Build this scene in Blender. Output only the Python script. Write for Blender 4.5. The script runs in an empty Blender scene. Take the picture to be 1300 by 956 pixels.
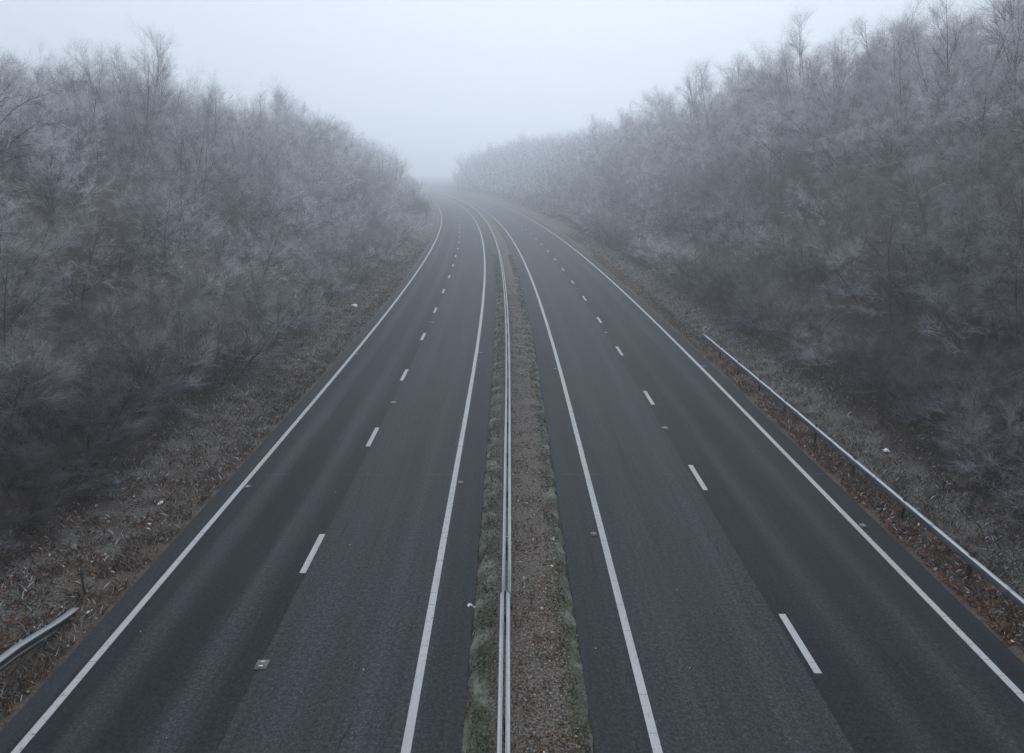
import bpy, math, random, time
import numpy as np

T0 = time.time()
S = bpy.context.scene
C = S.collection
R = math.radians
rng = np.random.default_rng(7)
random.seed(7)

# ------------------------------------------------------------------ road geometry
CURVE0, CURVE_R = 30.0, 1420.0       # straight first, then a long bend to the left


def road(s, d, z=0.0):
    """world point(s) at distance s along the road and offset d to the right of the barrier"""
    s = np.asarray(s, float); d = np.asarray(d, float)
    a = np.maximum(s - CURVE0, 0.0) / CURVE_R
    cx = -CURVE_R * (1.0 - np.cos(a))
    cy = np.minimum(s, CURVE0) + CURVE_R * np.sin(a)
    x = cx + d * np.cos(a)
    y = cy + d * np.sin(a)
    return np.stack([x, y, np.broadcast_to(z, x.shape) + 0 * x], -1)


def heading(s):
    return max(s - CURVE0, 0.0) / CURVE_R


def smooth(a, b, x):
    t = np.clip((np.asarray(x, float) - a) / (b - a), 0, 1)
    return t * t * (3 - 2 * t)


def wob(s, d):
    return (np.sin(s * .071 + d * .13 + 1.3) * .5 + np.sin(s * .173 - d * .21) * .3 + np.sin(s * .41 + d * .37 + 2) * .2)


L_EDGE, R_EDGE = -9.95, 11.42
M_L, M_R = -0.89, 1.57


def ground_z(s, d):
    s = np.asarray(s, float); d = np.asarray(d, float)
    w = wob(s, d)
    far = 1 - smooth(300, 520, s)
    zr = .06 + smooth(12, 16.5, d) * (.45 + .12 * w) + smooth(15.0, 46, d) * (14.5 + 1.5 * w) * far 
    e = -d
    zl = .05 + smooth(10.6, 14.5, e) * (.35 + .12 * w) + (smooth(13.0, 46, e) * (10.5 + 1.2 * w) + smooth(50, 85, e) * 4) * far
    z = np.where(d > R_EDGE - .15, zr, np.where(d < L_EDGE + .15, zl, -.06))
    return z


# ------------------------------------------------------------------ scene helpers
def tag(o, label=None, cat=None, group=None, kind=None):
    if label: o['label'] = label
    if cat: o['category'] = cat
    if group: o['group'] = group
    if kind: o['kind'] = kind
    return o


def empty(name, loc, rz=0.0):
    o = bpy.data.objects.new(name, None)
    o.empty_display_size = .3
    o.location = loc
    o.rotation_euler = (0, 0, rz)
    C.objects.link(o)
    return o


def mesh_np(name, V, loops, sizes, mat, uv=None, attrs=None, smooth_=False):
    me = bpy.data.meshes.new(name)
    V = np.asarray(V, np.float32).reshape(-1, 3)
    loops = np.asarray(loops, np.int32).ravel()
    sizes = np.asarray(sizes, np.int32).ravel()
    me.vertices.add(len(V)); me.vertices.foreach_set('co', V.ravel())
    me.loops.add(len(loops)); me.loops.foreach_set('vertex_index', loops)
    me.polygons.add(len(sizes))
    me.polygons.foreach_set('loop_start', np.concatenate([[0], np.cumsum(sizes)[:-1]]).astype(np.int32))
    if smooth_:
        me.polygons.foreach_set('use_smooth', np.ones(len(sizes), bool))
    if uv is not None:
        l = me.uv_layers.new(name='UVMap')
        l.data.foreach_set('uv', np.asarray(uv, np.float32)[loops].ravel())
    for k, v in (attrs or {}).items():
        a = me.attributes.new(k, 'FLOAT', 'POINT')
        a.data.foreach_set('value', np.asarray(v, np.float32))
    me.update(calc_edges=True)
    me.validate()
    if mat: me.materials.append(mat)
    return me


def link(name, me, parent=None):
    o = bpy.data.objects.new(name, me)
    if parent is not None: o.parent = parent
    C.objects.link(o)
    return o


class Acc:
    """collects vertices and faces for one mesh"""
    def __init__(self):
        self.V, self.L, self.S, self.A, self.n = [], [], [], [], 0

    def add(self, V, faces, a=None):
        V = np.asarray(V, float).reshape(-1, 3)
        F = np.asarray(faces)
        self.V.append(V)
        self.L.append((F + self.n).ravel())
        self.S.append(np.full(len(F), F.shape[1]))
        self.A.append(np.zeros(len(V)) if a is None else np.broadcast_to(a, (len(V),)))
        self.n += len(V)

    def box(self, c, sx, sy, sz, rz=0., tilt=0.):
        v = np.array([[x, y, z] for z in (-.5, .5) for x, y in ((-.5, -.5), (.5, -.5), (.5, .5), (-.5, .5))]) * (sx, sy, sz)
        if tilt:
            ct, st = math.cos(tilt), math.sin(tilt)
            v = v @ np.array([[1, 0, 0], [0, ct, st], [0, -st, ct]])
        ca, sa = math.cos(rz), math.sin(rz)
        v = v @ np.array([[ca, sa, 0], [-sa, ca, 0], [0, 0, 1]]) + np.asarray(c, float)
        self.add(v, [[3, 2, 1, 0], [4, 5, 6, 7], [0, 1, 5, 4], [1, 2, 6, 5], [2, 3, 7, 6], [3, 0, 4, 7]])

    def mesh(self, name, mat, attr=None, sm=False, uv=None):
        at = {attr: np.concatenate(self.A)} if attr else None
        return mesh_np(name, np.concatenate(self.V), np.concatenate(self.L), np.concatenate(self.S), mat, attrs=at, smooth_=sm, uv=uv)


# ------------------------------------------------------------------ materials
def mat_new(name):
    m = bpy.data.materials.new(name); m.use_nodes = True
    nt = m.node_tree
    b = nt.nodes['Principled BSDF']
    b.inputs['Roughness'].default_value = .85
    b.inputs['Specular IOR Level'].default_value = .3
    return m, nt, b


class G:
    """tiny node graph writer"""
    def __init__(self, nt): self.nt = nt

    def n(self, t, **kw):
        x = self.nt.nodes.new(t)
        for k, v in kw.items(): setattr(x, k, v)
        return x

    def put(self, sock, v):
        if hasattr(v, 'is_linked') or hasattr(v, 'links'):
            self.nt.links.new(v, sock)
        elif isinstance(v, (tuple, list)) and len(v) == 3 and sock.type == 'RGBA':
            sock.default_value = (*v, 1)
        else:
            sock.default_value = v

    def math(self, op, a, b=0., clamp=False):
        x = self.n('ShaderNodeMath', operation=op, use_clamp=clamp)
        self.put(x.inputs[0], a); self.put(x.inputs[1], b)
        return x.outputs[0]

    def mix(self, f, a, b, mode='MIX'):
        x = self.n('ShaderNodeMix', data_type='RGBA', blend_type=mode)
        self.put(x.inputs[0], f); self.put(x.inputs[6], a); self.put(x.inputs[7], b)
        return x.outputs[2]

    def noise(self, vec, scale, detail=4., rough=.6, dist=0.):
        x = self.n('ShaderNodeTexNoise')
        if vec is not None: self.put(x.inputs['Vector'], vec)
        x.inputs['Scale'].default_value = scale
        x.inputs['Detail'].default_value = detail
        x.inputs['Roughness'].default_value = rough
        x.inputs['Distortion'].default_value = dist
        return x.outputs['Fac']

    def ramp(self, v, stops):
        x = self.n('ShaderNodeValToRGB')
        self.put(x.inputs[0], v)
        e = x.color_ramp.elements
        while len(e) < len(stops): e.new(.5)
        for i, (p, c) in enumerate(stops):
            e[i].position = p
            e[i].color = (c, c, c, 1) if isinstance(c, (int, float)) else (*c, 1)
        return x.outputs[0]

    def rng(self, v, a, b, c=0., d=1.):
        x = self.n('ShaderNodeMapRange', interpolation_type='SMOOTHSTEP')
        self.put(x.inputs[0], v)
        for i, q in enumerate((a, b, c, d)): x.inputs[i + 1].default_value = q
        return x.outputs[0]

    def bump(self, h, strength, dist=.02):
        x = self.n('ShaderNodeBump')
        x.inputs['Strength'].default_value = strength; x.inputs['Distance'].default_value = dist
        self.put(x.inputs['Height'], h)
        return x.outputs[0]

    def uv(self):
        x = self.n('ShaderNodeUVMap'); x.uv_map = 'UVMap'
        s = self.n('ShaderNodeSeparateXYZ'); self.nt.links.new(x.outputs[0], s.inputs[0])
        return x.outputs[0], s.outputs[0], s.outputs[1]

    def scale(self, vec, sx, sy, sz=1.):
        x = self.n('ShaderNodeMapping'); self.put(x.inputs[0], vec); x.inputs['Scale'].default_value = (sx, sy, sz)
        return x.outputs[0]

    def attr(self, name):
        x = self.n('ShaderNodeAttribute'); x.attribute_name = name
        return x.outputs['Fac']


def asphalt_mat(name, bands, seam):
    """bands: [(d0, d1, colour)] across the road in metres; UV = (d, s) in metres"""
    m, nt, b = mat_new(name); g = G(nt)
    uv, u, v = g.uv()
    edge = g.math('ADD', u, g.math('MULTIPLY', g.math('SUBTRACT', g.noise(g.scale(uv, 2, 2), 1.5, 3), .5), .05))
    col = None
    for d0, c in bands:
        col = c if col is None else g.mix(g.rng(edge, d0 - .012, d0 + .012), col, c)
    big = g.noise(g.scale(uv, .35, .05), 1., 4)
    col = g.mix(g.rng(big, .3, .7, 0, .30), col, (.036, .043, .052), 'MIX')
    # polished wheel paths: paler long stripes
    for c0, wdt, amt in seam:
        dd = g.math('ABSOLUTE', g.math('SUBTRACT', u, c0))
        f = g.math('MULTIPLY', g.rng(dd, wdt, 0.), g.rng(g.noise(g.scale(uv, .6, .03), 1., 3), .25, .7, amt * .4, amt))
        col = g.mix(f, col, (.066, .074, .084))
    grain = g.noise(uv, 30., 4, .8)
    speck = g.noise(uv, 11., 4, .75)
    col = g.mix(1., col, g.ramp(grain, [(.25, .25), (.5, .9), (.75, 2.3)]), 'MULTIPLY')
    col = g.mix(1., col, g.ramp(speck, [(.35, .55), (.52, 1.), (.68, 1.55)]), 'MULTIPLY')
    streak = g.noise(g.scale(uv, 5., .06), 1., 4, .6)
    col = g.mix(1., col, g.ramp(streak, [(.3, .84), (.7, 1.14)]), 'MULTIPLY')
    # paving joints across the lanes and hairline cracks along them
    jv = g.math('FRACT', g.math('DIVIDE', g.math('ADD', v, g.math('MULTIPLY', g.noise(g.scale(uv, 1.5, 0), 1., 3), .25)), 23.5))
    col = g.mix(g.math('MULTIPLY', g.math('LESS_THAN', jv, .0025), g.rng(g.noise(g.scale(uv, .5, .1), 1., 3), .45, .6, 0., .35)), col, (.10, .112, .12))
    wave = g.math('ADD', u, g.math('MULTIPLY', g.noise(g.scale(uv, .3, .35), 1., 5, .65), .9))
    cr = g.math('ABSOLUTE', g.math('SUBTRACT', g.math('FRACT', g.math('DIVIDE', wave, 1.83)), .5))
    crk = g.math('MULTIPLY', g.math('LESS_THAN', cr, .006), g.math('GREATER_THAN', g.noise(g.scale(uv, .4, .08), 1., 3), .56))
    col = g.mix(g.math('MULTIPLY', crk, .75), col, (.008, .009, .011))
    oil = g.math('MULTIPLY', g.rng(g.noise(g.scale(uv, 1.6, .5), 1., 4, .6), .62, .72), g.math('GREATER_THAN', g.noise(g.scale(uv, .3, .1), 1., 2), .5))
    col = g.mix(g.math('MULTIPLY', oil, .5), col, (.012, .014, .018))
    # small pale grit
    vo = g.n('ShaderNodeTexVoronoi'); g.put(vo.inputs['Vector'], uv); vo.inputs['Scale'].default_value = 1.7
    grit = g.math('LESS_THAN', vo.outputs['Distance'], .03)
    pick = g.math('GREATER_THAN', g.noise(uv, .8, 2), .55)
    col = g.mix(g.math('MULTIPLY', grit, pick), col, (.3, .31, .32))
    g.put(b.inputs['Base Color'], col)
    g.put(b.inputs['Roughness'], g.rng(grain, .3, .7, .62, .86))
    b.inputs['Specular IOR Level'].default_value = .08
    g.put(b.inputs['Normal'], g.bump(grain, .5, .008))
    return m


def paint_mat():
    m, nt, b = mat_new('worn_road_paint'); g = G(nt)
    uv, u, v = g.uv()
    worn = g.math('ADD', g.noise(uv, 7., 6, .75), g.math('MULTIPLY', g.math('SUBTRACT', g.noise(g.scale(uv, .5, .12), 1., 3), .5), .25))
    col = g.mix(g.rng(worn, .54, .70), (.31, .32, .33), (.10, .115, .125))
    col = g.mix(g.rng(g.noise(g.scale(uv, 1, .15), 2., 3), .4, .7, 0, .5), col, (.23, .24, .255))
    # raised ribs of the edge lines collect dirt at their joints
    f = g.math('FRACT', g.math('DIVIDE', v, .52))
    joint = g.math('LESS_THAN', f, .03)
    jn = g.math('GREATER_THAN', g.noise(uv, 1.1, 2), .5)
    at = g.attr('ribbed')
    col = g.mix(g.math('MULTIPLY', g.math('MULTIPLY', joint, at), jn), col, (.12, .13, .145))
    g.put(b.inputs['Base Color'], col)
    b.inputs['Roughness'].default_value = .7
    g.put(b.inputs['Normal'], g.bump(worn, .3, .005))
    return m


def ground_mat():
    m, nt, b = mat_new('verge_and_woodland_floor'); g = G(nt)
    uv, d, s = g.uv()
    n1 = g.noise(uv, .9, 5, .65)
    n2 = g.noise(uv, 6., 5, .75)
    n3 = g.noise(uv, 13., 4, .8)
    frost = g.mix(g.rng(n3, .42, .62), (.030, .025, .019), (.165, .16, .152))
    litter = g.mix(g.rng(n3, .42, .62), (.011, .008, .006), (.085, .045, .028))
    litter = g.mix(g.rng(n2, .55, .75, 0, .25), litter, (.10, .10, .10))
    dirt = g.mix(g.rng(n3, .3, .7), (.03, .024, .018), (.11, .09, .072))
    ad = g.math('ABSOLUTE', g.math('SUBTRACT', d, .75))                  # distance from the middle of both roads
    wv = g.math('ADD', ad, g.math('MULTIPLY', g.math('SUBTRACT', n1, .5), 2.6))
    col = g.mix(g.rng(wv, 11.2, 12.2), dirt, frost)
    col = g.mix(g.rng(n1, .45, .62, 0, .85), col, litter)
    col = g.mix(g.rng(wv, 13.6, 14.9), col, litter)
    g.put(b.inputs['Base Color'], col)
    b.inputs['Roughness'].default_value = .95
    g.put(b.inputs['Normal'], g.bump(g.math('ADD', n2, n3), .9, .05))
    return m


def median_mat():
    m, nt, b = mat_new('central_reservation_soil'); g = G(nt)
    uv, d, s = g.uv()
    n1 = g.noise(uv, 1.3, 5, .65); n2 = g.noise(uv, 6., 5, .7); n3 = g.noise(uv, 17., 4, .8)
    gravel = g.mix(g.rng(n3, .40, .64), (.022, .019, .016), (.185, .165, .145))
    gravel = g.mix(g.rng(n2, .5, .72, 0, .7), gravel, (.085, .05, .033))
    moss = g.mix(g.rng(n3, .40, .64), (.022, .025, .014), (.088, .092, .068))
    moss = g.mix(g.rng(n1, .45, .7), moss, (.15, .165, .145))
    side = g.math('ADD', d, g.math('MULTIPLY', g.math('SUBTRACT', n2, .5), .5))
    f = g.math('MAXIMUM', g.rng(side, 1.02, 1.3), g.rng(side, -.25, -.5))
    col = g.mix(f, gravel, moss)
    g.put(b.inputs['Base Color'], col)
    b.inputs['Roughness'].default_value = .95
    g.put(b.inputs['Normal'], g.bump(n3, .9, .03))
    return m


def twig_mat(name, bark, frost, lo, hi):
    """rime on bark: 'twig' says how fine the wood is; each tree's own colour sets how heavily it is frosted (R) and how brown it is (G)"""
    m, nt, b = mat_new(name); g = G(nt)
    oi = g.n('ShaderNodeObjectInfo')
    sp = g.n('ShaderNodeSeparateColor'); nt.links.new(oi.outputs['Color'], sp.inputs[0])
    fr, br = sp.outputs[0], sp.outputs[1]
    geo = g.n('ShaderNodeNewGeometry')
    sx = g.n('ShaderNodeSeparateXYZ'); nt.links.new(geo.outputs['Normal'], sx.inputs[0])
    tc = g.n('ShaderNodeTexCoord')
    n = g.noise(tc.outputs['Object'], .75, 3, .6)
    fine = g.noise(tc.outputs['Object'], 14., 3, .7)
    t = g.attr('twig')
    f = g.math('MULTIPLY', g.rng(t, lo, hi), g.rng(n, .41, .55, .06, 1.))
    f = g.math('ADD', f, g.math('MULTIPLY', g.rng(sx.outputs[2], .2, .9), .22))
    f = g.math('MULTIPLY', g.math('MULTIPLY', f, fr), g.rng(fine, .25, .6, .55, 1.), True)
    base = g.mix(br, bark, (.045, .026, .017))
    rim = g.mix(br, frost, (.42, .38, .36))
    g.put(b.inputs['Base Color'], g.mix(f, base, rim))
    b.inputs['Roughness'].default_value = .9
    b.inputs['Specular IOR Level'].default_value = .15
    return m


def leafy_mat(name, stops, rough=.8, attr='tone'):
    m, nt, b = mat_new(name); g = G(nt)
    g.put(b.inputs['Base Color'], g.ramp(g.attr(attr), stops))
    b.inputs['Roughness'].default_value = rough
    b.inputs['Specular IOR Level'].default_value = .15
    return m


def steel_mat(name, c1, c2, rough=.55, metal=.25):
    m, nt, b = mat_new(name); g = G(nt)
    tc = g.n('ShaderNodeTexCoord')
    n = g.noise(g.scale(tc.outputs['Object'], 1, .35, 1), 2.2, 5, .65)
    geo = g.n('ShaderNodeNewGeometry')
    sx = g.n('ShaderNodeSeparateXYZ'); nt.links.new(geo.outputs['Normal'], sx.inputs[0])
    f = g.noise(tc.outputs['Object'], 30., 3, .7)
    col = g.mix(g.rng(n, .35, .7), c1, c2)
    # hoar frost lies on what faces up
    fr = g.math('MULTIPLY', g.rng(sx.outputs[2], .25, .8), g.rng(f, .25, .6, .5, .95))
    col = g.mix(g.math('MULTIPLY', fr, 1. if c1[0] > .1 else .62 if c1[0] > .05 else .35), col, (.60, .63, .67))
    g.put(b.inputs['Base Color'], col)
    b.inputs['Metallic'].default_value = metal
    g.put(b.inputs['Roughness'], g.rng(n, .3, .7, rough - .1, rough + .15))
    return m


def plain_mat(name, c, rough=.7, metal=0.):
    m, nt, b = mat_new(name); g = G(nt)
    tc = g.n('ShaderNodeTexCoord')
    n = g.noise(tc.outputs['Object'], 9., 4, .7)
    g.put(b.inputs['Base Color'], g.mix(g.rng(n, .35, .7), tuple(x * .7 for x in c), c))
    b.inputs['Roughness'].default_value = rough; b.inputs['Metallic'].default_value = metal
    return m


NEW_L, OLD_L = (.0135, .0162, .0192), (.0290, .0355, .0388)
M_road_l = asphalt_mat('asphalt_left', [(-20, (.021, .0245, .028)), (-9.4, NEW_L), (-5.5, OLD_L), (-1.76, (.0235, .027, .0305))],
                       [(-8.3, .55, .42), (-6.55, .6, .5), (-4.6, .5, .2), (-2.9, .5, .2)])
M_road_r = asphalt_mat('asphalt_right', [(0, (.0235, .027, .0305)), (2.85, (.0285, .0348, .0380)), (6.44, (.0145, .0172, .0203)), (10.75, (.0125, .0148, .0175))],
                       [(3.8, .5, .2), (5.6, .5, .22), (7.75, .5, .34), (9.5, .5, .32)])
M_paint = paint_mat()
M_ground = ground_mat()
M_median = median_mat()
M_bark = twig_mat('dark_bark', (.026, .021, .019), (.42, .43, .47), -.5, 1.6)
M_twig = twig_mat('frosted_twigs', (.020, .016, .015), (.75, .75, .83), .05, .72)
M_grass = leafy_mat('frosted_grass_blades', [(0., (.03, .021, .013)), (.35, (.068, .053, .034)), (.65, (.115, .10, .078)), (.88, (.24, .235, .23)), (1., (.42, .43, .45))])
M_green = leafy_mat('green_grass_blades', [(0., (.024, .025, .013)), (.4, (.05, .056, .028)), (.75, (.10, .105, .08)), (1., (.34, .355, .355))])
M_leaf = leafy_mat('dead_leaves', [(0., (.03, .016, .010)), (.4, (.10, .045, .022)), (.7, (.19, .085, .04)), (.93, (.24, .15, .10)), (1., (.4, .4, .41))])
M_ivy = leafy_mat('ivy_leaves', [(0., (.018, .028, .014)), (.6, (.04, .055, .03)), (1., (.13, .15, .14))], .6)
M_scrub = leafy_mat('bramble_stems', [(0., (.028, .019, .014)), (.5, (.065, .042, .03)), (.85, (.11, .085, .065)), (1., (.26, .26, .28))])
M_stone = leafy_mat('gravel_stones', [(0., (.05, .045, .04)), (.5, (.14, .125, .11)), (.9, (.26, .24, .22)), (1., (.5, .49, .47))], .9)
M_rail = steel_mat('galvanised_rail', (.16, .18, .20), (.30, .33, .36))
M_dull = steel_mat('dull_grey_beam', (.055, .062, .07), (.11, .125, .14))
M_old = steel_mat('mossy_weathered_rail', (.035, .040, .036), (.085, .092, .09))
M_post = plain_mat('dark_steel_post', (.022, .024, .027), .6, .2)
M_white = plain_mat('white_plastic', (.68, .70, .70), .5)
M_teal = plain_mat('teal_plastic', (.05, .22, .25), .5)
M_stud = plain_mat('stud_rubber', (.13, .135, .14), .6)
M_lens = plain_mat('stud_reflector', (.75, .77, .78), .25)
M_amber = plain_mat('amber_reflector', (.7, .40, .25), .3)

# ------------------------------------------------------------------ ground, roads, markings
def strip(name, svals, dvals, zfun, mat, attrs=None):
    Sg, Dg = np.meshgrid(svals, dvals, indexing='ij')
    P = road(Sg, Dg); P[..., 2] = zfun(Sg, Dg)
    ns, nd = Sg.shape
    i = np.arange(ns * nd).reshape(ns, nd)
    F = np.stack([i[:-1, :-1], i[:-1, 1:], i[1:, 1:], i[1:, :-1]], -1).reshape(-1, 4)
    uv = np.stack([Dg.ravel(), Sg.ravel()], -1)
    at = {k: np.full(ns * nd, v) for k, v in (attrs or {}).items()}
    me = mesh_np(name, P.reshape(-1, 3), F, np.full(len(F), 4), mat, uv=uv, attrs=at, smooth_=True)
    o = link(name, me)
    return tag(o, kind='structure')


s_road = np.concatenate([np.arange(-60, 30, 6.), np.arange(30, 1400, 8.)])
s_gr = np.concatenate([np.arange(-60, 160, 2.), np.arange(160, 1500, 10.)])
d_gr = np.concatenate([np.arange(-420, -60, 20.), np.arange(-60, -16, 1.5), np.arange(-16, L_EDGE - .02, .4), [L_EDGE, L_EDGE + .17, 0.7, R_EDGE - .17, R_EDGE],
                       np.arange(R_EDGE + .3, 18, .4), np.arange(18, 60, 1.5), np.arange(60, 440, 20.)])
strip('ground', s_gr, d_gr, ground_z, M_ground)
strip('carriageway', s_road, [L_EDGE, -9.23, -7.4, -5.5, -3.7, -1.9, M_L - .02], lambda s, d: 0 * s, M_road_l)
strip('carriageway', s_road, [M_R + .02, 2.76, 4.6, 6.44, 8.5, 10.58, R_EDGE + .02], lambda s, d: 0 * s, M_road_r)
s_med = np.concatenate([np.arange(-60, 90, .35), np.arange(90, 1400, 6.)])
d_med = np.linspace(M_L, M_R, 16)


def med_z(s, d):
    t = (d - M_L) / (M_R - M_L)
    e = np.minimum(t, 1 - t)
    return -.03 + smooth(0, .09, e) * .13 + .02 * np.sin(s * 2.1 + d * 5) * np.sin(s * .9 - d * 7) * smooth(0, .1, e)


o = strip('central_reservation', s_med, d_med, med_z, M_median)
# uneven edges where moss has crept on to the tarmac
co = np.empty(len(o.data.vertices) * 3, np.float32); o.data.vertices.foreach_get('co', co); co = co.reshape(-1, 16, 3)
for k, sg in ((0, -1), (1, -.6), (14, .6), (15, 1)):
    co[:, k, 0] += sg * (.03 * np.sin(s_med * 1.7 + k) * np.sin(s_med * .37) + .035 * rng.standard_normal(len(s_med)) * (s_med < 90))
o.data.vertices.foreach_set('co', co.ravel()); o.data.update()

s_line = np.concatenate([np.arange(-60, 30, 6.), np.arange(30, 1400, 6.)])
for d0, w in ((-9.23, .17), (-1.95, .18), (2.76, .18), (10.58, .17)):
    strip('edge_line_marking', s_line, [d0 - w / 2, d0 + w / 2], lambda s, d: 0 * s + .005, M_paint, {'ribbed': 1.})


def dashes(d0, first):
    V, F, UV = [], [], []
    n = 0
    for k in range(-6, 60):
        a = first + 9 * k
        nn = 4
        ss = np.linspace(a, a + 2.1, nn)
        for j in range(nn):
            V += [road(ss[j], d0 - .085), road(ss[j], d0 + .085)]; UV += [(d0 - .085, ss[j]), (d0 + .085, ss[j])]
        for j in range(nn - 1):
            F.append([n + 2 * j, n + 2 * j + 1, n + 2 * j + 3, n + 2 * j + 2])
        n += 2 * nn
    V = np.array(V); V[:, 2] = .005
    me = mesh_np('lane_line_marking', V, F, np.full(len(F), 4), M_paint, uv=np.array(UV), attrs={'ribbed': np.zeros(len(V))})
    tag(link('lane_line_marking', me), kind='structure')


dashes(-5.60, 17.05)
dashes(6.66, 22.1)
# transverse joints in the older surface
# ------------------------------------------------------------------ road studs
def make_stud(lens):
    a = Acc()
    a.box((0, 0, .012), .26, .30, .02)
    a.box((0, 0, .028), .11, .24, .014)
    me = a.mesh('stud_body', M_stud)
    l = Acc()
    l.box((0, 0, .04), .09, .025, .014)
    return me, l.mesh('stud_lens', lens)


STUD = {'white': make_stud(M_lens), 'amber': make_stud(M_amber)}
ORD = ['first', 'second', 'third', 'fourth', 'fifth', 'sixth', 'seventh', 'eighth', 'ninth', 'tenth', 'eleventh', 'twelfth', 'thirteenth', 'fourteenth',
       'fifteenth', 'sixteenth', 'seventeenth', 'eighteenth', 'nineteenth', 'twentieth']
ORD += ['twenty-' + w for w in ORD[:9]] + ['thirtieth'] + ['thirty-' + w for w in ORD[:9]] + ['fortieth'] + ['forty-' + w for w in ORD[:9]] + ['fiftieth'] + ['fifty-' + w for w in ORD[:9]]
for d0, s0, n, kind, where in ((-5.45, 13.4, 4, 'white', 'dashed lane line of the left road'), (6.55, 28.0, 3, 'white', 'dashed lane line of the right road'),
                               (-9.02, 22.4, 3, 'white', 'outer edge line beside the left verge'), (-1.72, 22.7, 3, 'amber', 'inner edge line left of the central barrier'),
                               (2.5, 19.1, 3, 'amber', 'inner edge line right of the central barrier'), (10.8, 19.6, 3, 'white', 'outer edge line beside the right verge')):
    for k in range(n):
        s = s0 + 18 * k
        p = road(s, d0, .003)
        t = empty('road_stud', p, heading(s))
        if d0 not in (-5.45, 6.55): t.scale = (.7, .7, .9)
        tag(t, f'{ORD[k]} {kind} reflective road stud by the {where}', 'road stud', 'reflective road studs along the road lines')
        link('stud_body', STUD[kind][0], t)
        for y in (-.07, .07):
            link('stud_lens', STUD[kind][1], t).location = (0, y, 0)

# ------------------------------------------------------------------ crash barriers
def w_profile(depth=.083, h=.31):
    """half outline of a corrugated beam, facing +d, as (d, z) pairs"""
    z = np.array([0, .02, .06, .085, .12, .155, .19, .225, .25, .29, .31]) / .31 * h
    x = np.array([.0, .004, .75, 1., .8, .12, .8, 1., .75, .004, 0.]) * depth
    out = np.stack([x, z], -1)
    inn = np.stack([x - .006, z], -1)[::-1]
    return np.concatenate([out, inn])


def sweep(name, svals, d0, z0, prof, facing, mat, parent, zs=None, origin=(0, 0)):
    """sweeps a profile along the road; coordinates relative to the parent at (s,d) origin"""
    prof = np.asarray(prof); n = len(prof)
    V = []
    d0 = np.broadcast_to(d0, (len(svals),)); z0 = np.broadcast_to(z0, (len(svals),))
    for s, dd, zz in zip(svals, d0, z0):
        V.append(road(np.full(n, s), dd + facing * prof[:, 0], zz + prof[:, 1]))
    V = np.array(V).reshape(-1, 3)
    m = len(svals)
    F = []
    for j in range(m - 1):
        for k in range(n):
            k2 = (k + 1) % n
            q = [j * n + k, j * n + k2, (j + 1) * n + k2, (j + 1) * n + k]
            F.append(q if facing > 0 else q[::-1])
    L = np.array(F).ravel().tolist(); sz = [4] * len(F)
    for j, rev in ((0, facing > 0), (m - 1, facing < 0)):
        cap = [j * n + k for k in range(n)]
        L += cap[::-1] if rev else cap; sz.append(n)
    V = V - np.array(parent.location)
    me = mesh_np(name, V, L, sz, mat)
    return link(name, me, parent)


W = w_profile()
cb = empty('crash_barrier', (0, 0, 0))
tag(cb, 'double sided galvanised steel barrier running along the grassy central reservation', 'crash barrier')
s_near = np.arange(-20, 15.4, 3.2); s_far = np.concatenate([np.arange(15.2, 60, 3.2), np.arange(60, 620, 6.)])
for f, d0 in ((-1, -.125), (1, -.045)):
    sweep('rail', s_near, d0 - .03, .36, W, f, M_rail, cb)
    sweep('rail', s_far, d0, .36, W, f, M_rail, cb)
    # splice plates at a joint every few rail lengths
post = Acc(); post.box((0, 0, .20), .050, .10, .72); post_me = post.mesh('post', M_post)
bl = Acc(); bl.box((0, 0, .52), .074, .12, .18); bl_me = bl.mesh('spacer', M_post)
k = 0
for k in range(96):
    s = 1.55 + 3.2 * k
    p = road(s, -.085, 0.)
    o = link('post', post_me, cb); o.location = p; o.rotation_euler = (0, 0, heading(s))
    if s < 60:
        b2 = link('spacer', bl_me, o)

vb = empty('crash_barrier', road(42.4, 12.1, .35))
tag(vb, 'single galvanised steel barrier on the right verge ending at an upright post', 'crash barrier')
sv = np.arange(-12, 42.5, 1.6)


def g_at(s, d): return float(ground_z(np.array(s), np.array(d)))


zr_ = .50
BOX = np.array([[0, 0], [.095, 0], [.11, .015], [.11, .185], [.095, .2], [0, .2]])
sweep('rail', sv, 12.10, zr_ + .05, BOX, -1, M_dull, vb)
fl = np.array([[0, 0], [.085, 0], [.085, .012], [0, .012]])
pm = Acc(); pm.box((0, 0, -.1), .06, .11, .95); pme = pm.mesh('post', M_post)
for s in np.arange(-9, 41, 3.2):
    o = link('post', pme, vb); p = road(s, 12.09, .50); o.location = np.array(p) - np.array(vb.location); o.rotation_euler = (0, 0, heading(s))
lapp = BOX * (1.08, 1.05) - (.003, .005)
for s in np.arange(-7.4, 41, 3.2):
    o = sweep('lap_joint', np.array([s, s + .32]), 12.10, zr_ + .05, lapp, -1, M_dull, vb)
en = Acc(); en.box((0, 0, .15), .12, .14, 1.25); en.box((0, -.1, .36), .05, .1, .34)
o = link('end_post', en.mesh('end_post', M_dull), vb); o.location = (0, .08, 0.)
cp = Acc(); cp.box((.02, 0, .80), .2, .16, .05)
link('end_cap', cp.mesh('end_cap', M_dull), vb)

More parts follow.
